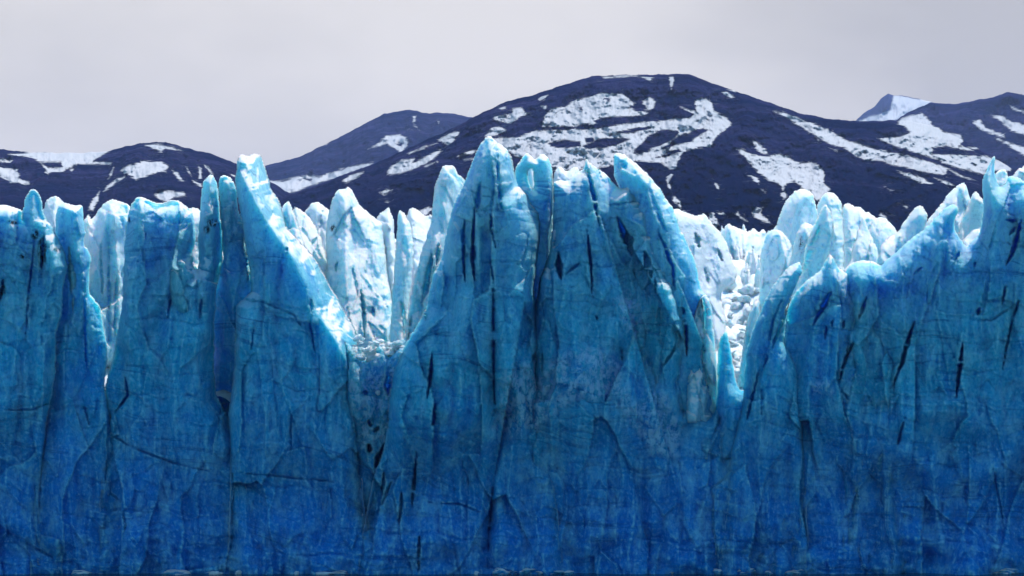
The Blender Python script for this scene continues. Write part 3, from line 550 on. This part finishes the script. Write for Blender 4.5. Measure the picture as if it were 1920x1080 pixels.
block('ice_wall', [(1560,BOT),(1560,800),(1570,640),(1578,560),(1584,515),(1592,497),(1602,492),(1612,491),(1624,494),(1633,491),(1642,495),(1650,498),(1656,492),(1668,482),(1682,472),(1692,461),(1703,451),(1716,442),(1728,434),(1741,421),(1753,409),(1762,399),(1770,391),(1780,385),(1789,381),(1795,386),(1797,391),(1794,402),(1791,411),(1789,422),(1790,432),(1796,441),(1802,449),(1808,458),(1813,463),(1818,456),(1823,451),(1831,444),(1837,436),(1840,420),(1842,405),(1844,385),(1843,370),(1841,356),(1842,342),(1844,331),(1850,318),(1855,307),(1860,296),(1864,290),(1866,297),(1865,315),(1867,331),(1870,342),(1875,352),(1880,349),(1886,341),(1890,333),(1894,328),(1903,331),(1914,334),(1922,342),(1935,330),(1950,350),(1990,370),(2030,352),(2050,330),(2075,360),(2130,385),(2170,372),(2210,395),(2260,388),(2300,350),(2330,392),(2380,410),(2380,BOT)],
      302.5, 'massive dark blue ice wall with a curved horn on its crest', cat='ice wall', seed=116, firnk=.25, wf=48, tf=5.5, tb=9, wb=120,
      ramps=[([(1640,500),(1700,470),(1790,420)],1,.0,0)],
      cracks=[([(1716,600),(1702,640),(1692,680),(1682,700)],5,5),([(1690,685),(1680,710),(1668,750)],2.6,2.4),([(1648,690),(1640,715)],3,3.2),([(1806,640),(1800,690),(1792,752)],5,5),([(1626,555),(1610,600)],4.2,4.5),([(1600,640),(1586,680)],3,3),([(1915,410),(1906,450),(1896,480),(1884,500)],6,5.5),([(1910,415),(1885,412)],3.4,3),([(1905,425),(1890,442)],3,3),([(1886,535),(1879,572)],3,3.4),([(1912,560),(1898,600),(1878,700)],3,3),([(1838,575),(1832,592)],4,3.4),
              ([(1698,780),(1690,810),(1682,838)],3.4,3.4),([(1618,890),(1610,920),(1596,930)],3,2.8),([(1475,940),(1490,965),(1495,975)],3.6,3),([(1730,500),(1712,515)],2.4,1.8),([(1800,470),(1790,490)],4,3),([(1830,492),(1826,500)],3,3),([(1720,425),(1700,560),(1640,560)],1.0,.6),([(1860,870),(1870,920),(1885,1000)],2,1.2),([(1815,600),(1860,600),(1920,560)],1.6,1)],
      mids=[([(1740,770),(1800,752),(1830,800)],20,-1.4),([(1700,850),(1780,900),(1860,880)],26,-1.6),([(1640,560),(1660,640),(1650,760)],24,1.2),([(1850,330),(1858,400),(1862,500)],16,-1.3)])

# ------------------------------------------------------------------ the glacier's surface behind its front
def terr(X, Y):
    z = np.interp(Y, [300, 308, 330, 380, 450, 520, 600, 700, 900, 1400, 2400], [22, 26, 33, 46, 62, 72, 80, 84, 90, 110, 140])
    a = np.interp(Y, [300, 320, 400, 600, 900], [1.0, 1.6, 3.2, 5.0, 6.0])
    z = z + a * (ridged(X / 13. + .5, Y / 17., 301, 4) - .55) * 1.5 + .8 * facets(X / 3.2, Y / 3.6, 311, 1.6) + .5 * fbm(X / 2.2, Y / 2.2, 321, 4, .6)
    return z
nx, ny = 640, 330
gx_ = np.linspace(-1, 1, nx)[:, None]; gy_ = 307 + (np.linspace(0, 1, ny) ** 1.9)[None, :] * 1900
GX = gx_ * (gy_ * .44); GY = gy_ + 0 * gx_; GZ = terr(GX, GY)
tag(mesh_obj('glacier_surface', np.stack([GX, GY, GZ], -1).reshape(-1, 3), grid_faces(nx, ny)[:, ::-1], M_FIRN, {'expo': np.ones(nx * ny)}), kind='structure')

def serac(outline, Y0, label, mat=None, name='serac', cat='serac', group='seracs behind the front of the glacier', **k):
    k.setdefault('wf', 26); k.setdefault('tf', 3.0); k.setdefault('tb', 6.0); k.setdefault('wb', 50); k.setdefault('amp', 1.0); k['lean'] = k.get('lean', 0) * 1.5 + .28; k.setdefault('rough', 2.6); k.setdefault('fold', 1.15); k.setdefault('pf', 1.0)
    return block(name, outline, Y0, label, cat, mat or M_PALE, group, join=False, **k)
# behind the left blocks
serac([(-60,520),(-60,392),(-20,386),(0,384),(14,384),(30,390),(48,396),(60,520)], 306, 'snow crusted ledge behind the rounded finger at the left edge', M_FIRN, seed=201, lean=.3)
serac([(66,560),(74,400),(84,390),(86,376),(94,370),(105,367),(113,371),(118,376),(124,390),(140,400),(150,560)], 312, 'snowy rounded top between the rounded finger and the pillar', M_FIRN, seed=202, lean=.3)
serac([(140,690),(150,450),(158,410),(166,400),(172,412),(184,393),(197,379),(204,375),(211,373),(225,377),(240,382),(250,395),(262,420),(262,690)], 314,
      'pale ice wall glowing in the gap between pillar and dome topped block', seed=203, lean=.12, cracks=[([(205,440),(204,520),(206,600)],3,1.5),([(222,500),(216,560),(214,640)],3,1.5),([(188,450),(192,560)],3,1.2)],
      mids=[([(202,400),(200,480),(204,640)],5,.8),([(214,400),(222,520),(226,640)],5,-1)])
serac([(340,520),(344,400),(350,392),(360,388),(372,392),(385,400),(385,520)], 310, 'small pale ice tip behind the dome topped block', seed=204, lean=.3)
# between the leaning tower and the highest tower
serac([(515,620),(520,400),(529,388),(535,380),(540,375),(545,382),(549,390),(554,404),(562,430),(575,470),(590,620)], 325, 'thin ice spire right behind the leaning tower', seed=205, lean=.25, wf=14, tf=2, name='ice_spire', cat='ice spire')
serac([(545,640),(546,410),(549,394),(551,386),(556,389),(564,394),(572,399),(582,409),(592,423),(604,450),(616,500),(626,640)], 330, 'sloping ice fin beside the thin spire', seed=206, lean=.4, wf=14, tf=2, name='ice_fin', cat='ice fin')
serac([(560,560),(568,410),(573,395),(577,386),(583,380),(590,379),(597,379),(607,385),(617,392),(630,420),(640,560)], 345, 'smooth rounded white serac behind the sloping fin', M_FIRN, seed=207, lean=.5)
serac([(600,760),(606,600),(612,500),(611,440),(613,416),(616,398),(620,385),(624,371),(629,362),(635,354),(640,355),(645,354),(650,350),(656,350),(661,357),(665,366),(670,377),(678,387),(687,395),(700,405),(712,415),(718,421),(720,440),(722,462),(729,500),(737,557),(741,606),(748,760)], 322,
      'big pale serac with sloping shoulder standing in the left notch', seed=208, lean=.28, wf=30, tf=3.5, ramps=[([(640,350),(630,420),(640,480),(668,560),(676,640)],R_,.04,2)],
      cracks=[([(676,540),(682,590),(684,640)],5,3.5),([(633,490),(630,510)],4,2.5),([(699,576),(700,596)],4,2.5),([(660,500),(672,560)],3,1.4),([(735,560),(738,620)],4,3)], dirts=[(624,428,8,8)])
serac([(695,620),(700,420),(707,405),(712,399),(719,395),(724,391),(728,387),(731,390),(733,396),(738,412),(740,428),(742,470),(748,620)], 340, 'narrow serac pressed against the shoulder of the big pale serac', M_FIRN, seed=209, lean=.4, wf=14, tf=2)
serac([(726,760),(732,600),(740,500),(744,430),(746,404),(748,394),(752,394),(758,399),(764,408),(768,418),(774,440),(776,480),(768,560),(764,620),(766,760)], 325, 'thin pale ice blade upright left of the highest tower', seed=210, lean=.12, wf=12, tf=2, name='ice_spire', cat='ice blade',
      cracks=[([(752,560),(758,600),(756,640)],4,3)])
serac([(748,640),(752,440),(760,412),(764,400),(768,392),(773,388),(780,391),(786,396),(792,402),(800,406),(807,401),(815,405),(820,420),(822,640)], 350, 'lumpy white serac between the thin blade and the twin topped tower', M_FIRN, seed=211, lean=.5)
serac([(735,760),(746,690),(756,640),(762,612),(768,570),(778,520),(788,480),(796,452),(806,425),(810,398),(812,372),(814,356),(818,338),(824,322),(829,313),(835,309),(842,311),(849,309),(854,315),(858,325),(863,330),(869,332),(880,345),(890,380),(890,600),(860,760)], 308,
      'tall pale ice tower with a bright face, left of the highest tower', seed=212, lean=.12, wf=26, tf=3, name='ice_tower', cat='ice tower', group=None,
      ramps=[([(836,306),(838,350),(836,400),(826,460),(812,520),(800,580)],R_,.10,3)], cracks=[([(812,470),(800,530),(792,570)],8,5),([(822,455),(818,500)],5,3),([(770,590),(764,640)],4,3)])
serac([(1030,500),(1034,345),(1040,322),(1046,312),(1052,313),(1058,318),(1064,322),(1072,315),(1080,310),(1086,318),(1092,330),(1096,500)], 312, 'low white tips between the pierced spire and the thin needle', M_FIRN, seed=213, lean=.3, wf=14, tf=2)
serac([(974,420),(976,320),(984,306),(994,300),(1004,304),(1014,330),(1016,420)], 306, 'pale ice showing through the small window of the pierced spire', M_PALE, seed=232, lean=.3, wf=14, tf=1.5, tb=2)
# the bright valley and its sides
serac([(1225,800),(1228,470),(1240,410),(1250,398),(1262,391),(1268,391),(1275,393),(1281,396),(1290,400),(1298,403),(1306,405),(1309,401),(1313,404),(1318,397),(1323,402),(1330,412),(1337,420),(1344,428),(1350,434),(1356,442),(1362,455),(1368,472),(1374,492),(1382,512),(1378,530),(1356,545),(1352,560),(1360,590),(1362,606),(1358,640),(1350,700),(1350,800)], 314,
      'bright white slope flanking the left side of the valley behind the curved blade', M_FIRN, seed=214, lean=.35, leanx=1.0, wf=18, tf=2.5, amp=1.0, name='ice_ridge', cat='ice ridge',
      cracks=[([(1303,435),(1307,450),(1311,466)],6,3.5),([(1345,465),(1350,480),(1354,495)],3,2.5),([(1320,500),(1330,540)],3,1.4)])
serac([(1345,520),(1352,440),(1358,428),(1361,420),(1366,416),(1373,422),(1383,428),(1391,430),(1400,434),(1408,432),(1411,425),(1417,430),(1424,436),(1431,428),(1437,436),(1445,520)], 440, 'row of small pale tips at the head of the bright valley', M_PALE, seed=215, lean=.5, wf=14, tf=3, amp=1.3)
serac([(1281,800),(1284,690),(1288,640),(1298,600),(1311,562),(1318,553),(1325,552),(1331,565),(1335,580),(1338,620),(1342,656),(1345,700),(1344,770),(1340,800)], 303.2, 'pale glowing ice pillar with a dark vertical slit at the foot of the curved blade', name='ice_pillar', cat='ice pillar', group=None,
      seed=233, lean=-.1, wf=14, tf=1.6, tb=1.6, fold=.2, rough=1.2, cracks=[([(1316,556),(1322,590),(1320,645)],5,1.6),([(1318,645),(1320,680),(1327,735)],5,1.6)])
serac([(1378,760),(1382,712),(1388,690),(1393,650),(1398,612),(1404,588),(1412,566),(1418,560),(1424,562),(1425,580),(1418,610),(1410,660),(1405,700),(1405,760)], 306, 'thin pale ice blade lining the right side of the bright valley', seed=216, lean=.1, wf=10, tf=1.6, tb=2, name='ice_spire', cat='ice blade')
serac([(1420,640),(1426,480),(1432,450),(1436,438),(1444,432),(1451,430),(1458,430),(1467,434),(1475,441),(1481,449),(1485,458),(1488,480),(1486,640)], 360, 'rounded pale serac with a thin dark rim beside the bright valley', seed=217, lean=.25)
serac([(1440,620),(1443,470),(1447,440),(1455,422),(1460,404),(1468,388),(1476,372),(1485,362),(1494,356),(1503,353),(1512,354),(1520,358),(1526,368),(1531,381),(1533,393),(1534,406),(1536,440),(1538,620)], 385, 'large smooth rounded pale blue serac on the skyline right of the bright valley', seed=218, lean=.12, wf=30, tf=3, amp=.35)
serac([(1526,600),(1530,400),(1533,382),(1538,372),(1545,364),(1553,361),(1563,361),(1570,367),(1577,377),(1579,388),(1580,398),(1582,430),(1584,600)], 392, 'smaller rounded serac right of the large smooth one', seed=219, lean=.15, wf=24, amp=.5)
serac([(1486,620),(1492,560),(1500,515),(1506,495),(1509,470),(1514,450),(1524,425),(1532,408),(1538,395),(1543,386),(1549,381),(1555,390),(1561,402),(1564,420),(1563,437),(1558,460),(1550,486),(1545,520),(1545,620)], 315, 'tall upright ice blade split by a deep blue slot, before the rounded seracs', seed=220, lean=.15, wf=12, tf=1.8, tb=2, name='ice_spire', cat='ice blade',
      cracks=[([(1540,420),(1528,450),(1514,490),(1504,520)],9,2.2)])
serac([(1470,600),(1478,500),(1485,478),(1489,458),(1496,434),(1501,424),(1508,416),(1516,418),(1526,423),(1530,440),(1530,600)], 335, 'pointed pale serac with a gritty flank left of the slotted blade', seed=221, lean=.3, wf=14, tf=2, dirts=[(1502,458,5,22)])
serac([(1576,600),(1578,400),(1582,382),(1590,380),(1598,383),(1604,388),(1610,386),(1616,389),(1622,398),(1630,396),(1637,403),(1646,412),(1652,600)], 400, 'broken row of pale tips between the rounded seracs', M_PALE, seed=222, lean=.3, wf=12, tf=3, amp=1.2)
serac([(1586,600),(1590,500),(1596,478),(1601,456),(1608,434),(1613,418),(1619,405),(1624,416),(1629,428),(1637,448),(1645,470),(1652,500),(1655,600)], 345, 'pale cone shaped ice spire above the low saddle', seed=223, lean=.35, wf=18, tf=2, name='ice_spire', cat='ice spire')
serac([(1620,600),(1626,440),(1634,415),(1645,407),(1658,408),(1667,415),(1675,423),(1683,435),(1688,460),(1690,600)], 370, 'low dome of pale ice right of the cone shaped spire', seed=224, lean=.25, amp=.5)
serac([(1632,600),(1640,520),(1644,490),(1648,470),(1654,458),(1663,446),(1676,439),(1688,428),(1697,414),(1706,400),(1715,390),(1724,384),(1731,387),(1735,392),(1739,402),(1739,412),(1735,440),(1730,600)], 318, 'large pale slab of ice leaning behind the crest of the dark wall', seed=225, lean=.12, wf=20, tf=2.5, tb=3, amp=.6, name='ice_slab', cat='ice slab')
serac([(1716,560),(1726,440),(1734,420),(1742,410),(1752,398),(1760,388),(1768,380),(1775,368),(1782,360),(1790,352),(1800,345),(1808,340),(1812,347),(1816,356),(1815,364),(1820,374),(1822,420),(1822,560)], 330, 'spiky pale ice crest leaning up to the curved horn', M_PALE, seed=226, lean=.2, wf=10, tf=2, amp=1.2)
serac([(1776,540),(1788,470),(1797,430),(1805,405),(1812,392),(1818,374),(1824,362),(1830,355),(1834,361),(1838,369),(1848,380),(1856,470),(1856,540)], 322, 'pale concave ice plate seen through the gap left of the curved horn', seed=227, lean=.12, wf=16, tf=1.5, tb=2.5, amp=.4)
serac([(1786,560),(1796,480),(1806,448),(1814,442),(1822,432),(1830,430),(1838,428),(1852,445),(1860,560)], 308, 'bright snow heap in the gap left of the curved horn', M_FIRN, seed=228, lean=.5, wf=12, tf=2, amp=1.0, name='snow_heap', cat='snow heap')
serac([(1856,460),(1862,340),(1866,326),(1872,320),(1878,318),(1884,317),(1888,324),(1894,338),(1900,460)], 315, 'small pale tip just right of the curved horn', seed=229, lean=.3, wf=10, tf=1.6)
serac([(1888,460),(1894,340),(1900,328),(1904,320),(1911,313),(1916,316),(1922,308),(1934,312),(1950,340),(1960,460)], 318, 'pale twin tips at the right edge of the photo', seed=230, lean=.3, wf=10, tf=1.6)
serac([(1570,600),(1574,530),(1582,505),(1590,496),(1604,490),(1620,488),(1636,489),(1648,494),(1656,510),(1660,600)], 309, 'snow crusted saddle between the stepped tower and the dark wall', M_FIRN, seed=231, lean=.6, wf=12, tf=2, amp=1.0, name='snow_heap', cat='snow heap')

# ---- small spires on the glacier's surface
def lump(name, seed, kind):
    """closed lofted body: spire, fin or boulder, with flat broken sides"""
    nr, na = 22, 28; t = np.linspace(0, 1, nr)[:, None]; a = np.linspace(0, 2 * np.pi, na, endpoint=False)[None, :]
    rs = np.random.RandomState(seed)
    if kind == 'spire':
        r = (1 - t) ** .6 * (1 + .22 * np.sin(t * 6 + seed)) * (1.0 + .3 * rs.uniform(-1, 1) * t); z = t * rs.uniform(1.5, 2.6); ex = rs.uniform(.45, .8)
    else:
        th = t * np.pi; r = np.sin(th) ** .7; z = (1 - np.cos(th)) * .55; ex = rs.uniform(.7, 1)
    sh = 1 + .35 * fbm(np.cos(a) * 1.5 + seed + 0 * t, np.sin(a) * 1.5 + t * 1.4, seed, 3) + .75 * facets(a / 1.1 + 0 * t, t * 3.2, seed + 4, 1.2)
    rr = r * sh; lx = rs.uniform(-.5, .5) if kind == 'spire' else 0
    X = rr * np.cos(a) + lx * t * t * 1.2; Y = rr * np.sin(a) * ex + .2 * t; Z = z * (1 + .14 * facets(a * 2 + 0 * t, t * 4, seed + 9)) + 0 * a
    V = np.stack([X, Y, Z], -1).reshape(-1, 3)
    F = [(i * na + j, i * na + (j + 1) % na, (i + 1) * na + (j + 1) % na, (i + 1) * na + j) for i in range(nr - 1) for j in range(na)]
    return mesh_obj(name, V, F, M_FIRN if kind != 'spire' or seed % 3 else M_PALE, {'expo': np.ones(len(V))}, smooth=True)
random.seed(5)
protos = {'boulder': [lump('ice_boulder', 500 + k, 'boulder') for k in range(8)]}
first = {}
placed = []
def place(kind, k, X, Y, Z, sc, sz, key):
    p = protos[kind][k]
    o = p if p.name not in first else p.copy()
    if p.name not in first: first[p.name] = 1
    else: COL.objects.link(o)
    o.location = (X, Y, Z); o.scale = (sc, sc, sz); o.rotation_euler = (random.uniform(-.6, .6), random.uniform(-.6, .6), random.uniform(0, 6.28))
    placed.append((o, key))
def tz(X, Y): return float(terr(np.array([X]), np.array([Y]))[0])
def fin(q, u, Y, w, h):
    """one jagged serac with an outline of its own, standing on the glacier's surface"""
    X = (u - 960) * Y / FPX; vb = HOR - (tz(X, Y) - CAMH) * FPX / Y + 14; rs = np.random.RandomState(900 + q)
    ax = rs.uniform(-.35, .35) * w; n = rs.randint(2, 5); L = [(u - w * .62, vb + 20)]
    for k in range(n): t_ = (k + rs.uniform(.3, .8)) / n; L += [(u - w * .5 + (ax + w * .5) * t_ * rs.uniform(.8, 1), vb - h * t_ ** 1.25), (u - w * .5 + (ax + w * .5) * t_, vb - h * (t_ ** 1.25 - rs.uniform(-.02, .09)))]
    L.append((u + ax, vb - h)); L.append((u + ax + rs.uniform(2, 6), vb - h * rs.uniform(.9, .99)))
    n = rs.randint(2, 5)
    for k in range(n): t_ = 1 - (k + rs.uniform(.3, .8)) / n; L += [(u + w * .5 - (w * .5 - ax) * t_, vb - h * (t_ ** 1.25 + rs.uniform(0, .08))), (u + w * .5 - (w * .5 - ax) * t_ * .9, vb - h * t_ ** 1.25 * .95)]
    L.append((u + w * .62, vb + 20))
    return block('ice_spire', L, Y, None, None, M_FIRN if q % 3 else M_PALE, None, seed=900 + q, join=False, wf=w * .4, tf=2.0, tb=3.0, wb=w * .5, lean=rs.uniform(.25, .7), leanx=rs.uniform(-.3, .6), amp=.9, rough=2.4, fold=1.2, pf=1.0)
zones = [('a', 60, 420, 14, (330, 420)), ('b', 520, 740, 14, (345, 430)), ('c', 740, 880, 8, (340, 420)), ('d', 1262, 1480, 34, (345, 520)), ('d', 1280, 1440, 14, (420, 560)), ('e', 1480, 1860, 22, (340, 450)), ('d', 1350, 1470, 22, (365, 470)), ('d', 1262, 1350, 10, (420, 520))]
fq = 0
for key, ua, ub, cnt, (ya, yb) in zones:
    for k in range(cnt):
        fq += 1; Y = ya + (yb - ya) * random.random(); w = random.uniform(16, 44); placed.append((fin(fq, random.uniform(ua, ub), Y, w, w * random.uniform(.9, 1.9)), key))
for q in range(150):
    t = random.random() ** 1.3; Y = 309 + 85 * t; u = 1388 + 14 * t + random.uniform(-1, 1) * (16 + 75 * t)
    X = (u - 960) * Y / FPX; s = random.choice([.35, .5, .65, 1.2]) * random.uniform(.8, 1.3) * (1 + .9 * t)
    place('boulder', q % 8, X, Y, tz(X, Y) - .5 * s, s, s * random.uniform(.9, 1.7), 'near' if Y < 330 else 'mid' if Y < 355 else 'far')
for q in range(64):
    u = random.uniform(662, 756); Y = random.uniform(299, 305); s = random.uniform(.3, .75) * (1.6 if q % 7 == 0 else 1); X = (u - 960) * Y / FPX
    z = CAMH + (HOR - (random.uniform(636, 672) if q < 48 else random.uniform(672, 740))) * Y / FPX - s * .5
    place('boulder', q % 8, X, Y, z, s, s * random.uniform(.9, 1.4), 'notch')

# only what can be seen from the lake is kept; each is then described by where it stands
bpy.context.view_layer.update(); dg = bpy.context.evaluated_depsgraph_get(); eye = Vector((0, 0, CAMH)); groups = {}
for o, key in placed:
    seen = 0
    for fx, fz in ((0, .95), (0, .6), (-.45, .35), (.45, .35), (0, .3), (-.3, .7), (.3, .7), (0, .8), (-.2, .85), (.2, .85), (-.6, .6), (.6, .6)):
        bb = [Vector(c) for c in o.bound_box]; lo_, hi_ = bb[0], bb[6]; wd = (hi_.x - lo_.x) * .5
        lp = Vector(((lo_.x + hi_.x) / 2 + fx * wd, (lo_.y + hi_.y) / 2, lo_.z + fz * (hi_.z - lo_.z)))
        d = o.matrix_world @ lp - eye
        ok, loc, nrm, idx, ho, mt = S.ray_cast(dg, eye, d.normalized(), distance=d.length + 8)
        seen += bool(ok and ho == o)
    if not seen: continue
    groups.setdefault(key, []).append(o)
alive = {o.name for L in groups.values() for o in L}
for o, key in placed:
    if o.name not in alive: bpy.data.objects.remove(o)
TENS = ['', '', 'twenty', 'thirty', 'forty', 'fifty', 'sixty', 'seventy', 'eighty', 'ninety']
ONES = 'first second third fourth fifth sixth seventh eighth ninth tenth eleventh twelfth thirteenth fourteenth fifteenth sixteenth seventeenth eighteenth nineteenth'.split()
def nth(n):
    if n < 20: return ONES[n - 1]
    return TENS[n // 10][:-1] + 'ieth' if n % 10 == 0 else TENS[n // 10] + '-' + ONES[n % 10 - 1]
WHERE = {'a': ('small ice spire', 'behind the left blocks', 'ice spire', 'small ice spires on the glacier surface'), 'b': ('small ice spire', 'around the big pale serac', 'ice spire', 'small ice spires on the glacier surface'),
         'c': ('small ice spire', 'left of the highest tower', 'ice spire', 'small ice spires on the glacier surface'), 'd': ('small ice spire', 'at the head of the bright valley', 'ice spire', 'small ice spires on the glacier surface'),
         'e': ('small ice spire', 'behind the dark wall', 'ice spire', 'small ice spires on the glacier surface'), 'near': ('white ice boulder', 'at the narrow foot of the bright valley', 'ice boulder', 'ice boulders in the bright valley'),
         'mid': ('white ice boulder', 'halfway up the bright valley', 'ice boulder', 'ice boulders in the bright valley'), 'far': ('white ice boulder', 'on the upper floor of the bright valley', 'ice boulder', 'ice boulders in the bright valley'),
         'notch': ('ice chunk', 'on top of the crumbled column', 'ice chunk', 'ice chunks in the left notch')}
for key, L in groups.items():
    w, at_, cat_, gr_ = WHERE[key]; L.sort(key=lambda o: o.location.x / o.location.y)
    for i, o in enumerate(L): o.name = cat_.replace(' ', '_'); tag(o, nth(i + 1) + ' ' + w + ' from the left ' + at_, cat_, gr_)

# ---- brash ice at the waterline
M_FLOE = ice_material('floe_ice', (0.70, 0.80, 0.84), (0.80, 0.86, 0.88), (0.82, 0.87, 0.9), sss=.2, firn=.3, bandk=.1)
def floe(u, v, w, h, label, mat, seed, name='ice_floe', cat='ice floe'):
    o = lump(name, seed, 'boulder'); o.rotation_euler.z = seed; o.data.materials[0] = mat; Y = CAMH * FPX / (v - HOR); k = Y / FPX
    o.location = ((u - 960) * k, Y, -.25 * h * k); o.scale = (w * k * .5, w * k * .35, h * k * .95); tag(o, label, cat, 'floating ice along the foot of the wall')
for i, (u, v, w, h, lab) in enumerate([(402, 1078, 22, 5, 'low white ice floe under the black crevasse'), (450, 1077, 20, 6, 'tilted white ice floe right of the low one under the crevasse'),
        (556, 1078, 14, 5, 'small white ice floe below the leaning tower'), (606, 1078, 36, 4, 'flat wide white ice floe below the leaning tower'), (893, 1078, 10, 5, 'tiny white ice floe below the highest tower'),
        (1258, 1076, 34, 5, 'bright white ice floe, left of the touching pair'), (1303, 1076, 30, 5, 'bright white ice floe, right of the touching pair')]):
    floe(u, v - .8, w, h * 1.5, lab, M_FLOE, 600 + i)
rl = random.Random(77)
for i, u in enumerate(sorted([938, 962, 988, 1012, 1040, 1066, 1345, 1372, 1398, 1440, 1476, 1500, 150, 330, 1868, 1884, 640])):
    w = rl.uniform(18, 46); floe(u, 1077 - rl.uniform(0, 1), w, rl.uniform(7, 15), nth(i + 1) + ' blue ice lump from the left along the foot of the wall', M_ICE, 640 + i, 'ice_lump', 'ice lump')

# ------------------------------------------------------------------ air
hz = bpy.data.materials.new('haze'); hz.use_nodes = True; t = hz.node_tree; t.nodes.clear()
o_ = t.nodes.new('ShaderNodeOutputMaterial'); pv = t.nodes.new('ShaderNodeVolumePrincipled'); t.links.new(pv.outputs[0], o_.inputs['Volume'])
pv.inputs['Density'].default_value = 1.2e-5; pv.inputs['Color'].default_value = (0.40, 0.55, 1.0, 1); pv.inputs['Anisotropy'].default_value = 0.2
x0, x1, y0, y1, z0, z1 = -9400, 9400, -700, 28000, -8, 3700
hv = [(x, y, z) for x in (x0, x1) for y in (y0, y1) for z in (z0, z1)]
hf = [(0, 1, 3, 2), (4, 6, 7, 5), (0, 4, 5, 1), (2, 3, 7, 6), (0, 2, 6, 4), (1, 5, 7, 3)]
tag(mesh_obj('haze', hv, hf, hz, smooth=False), kind='stuff')
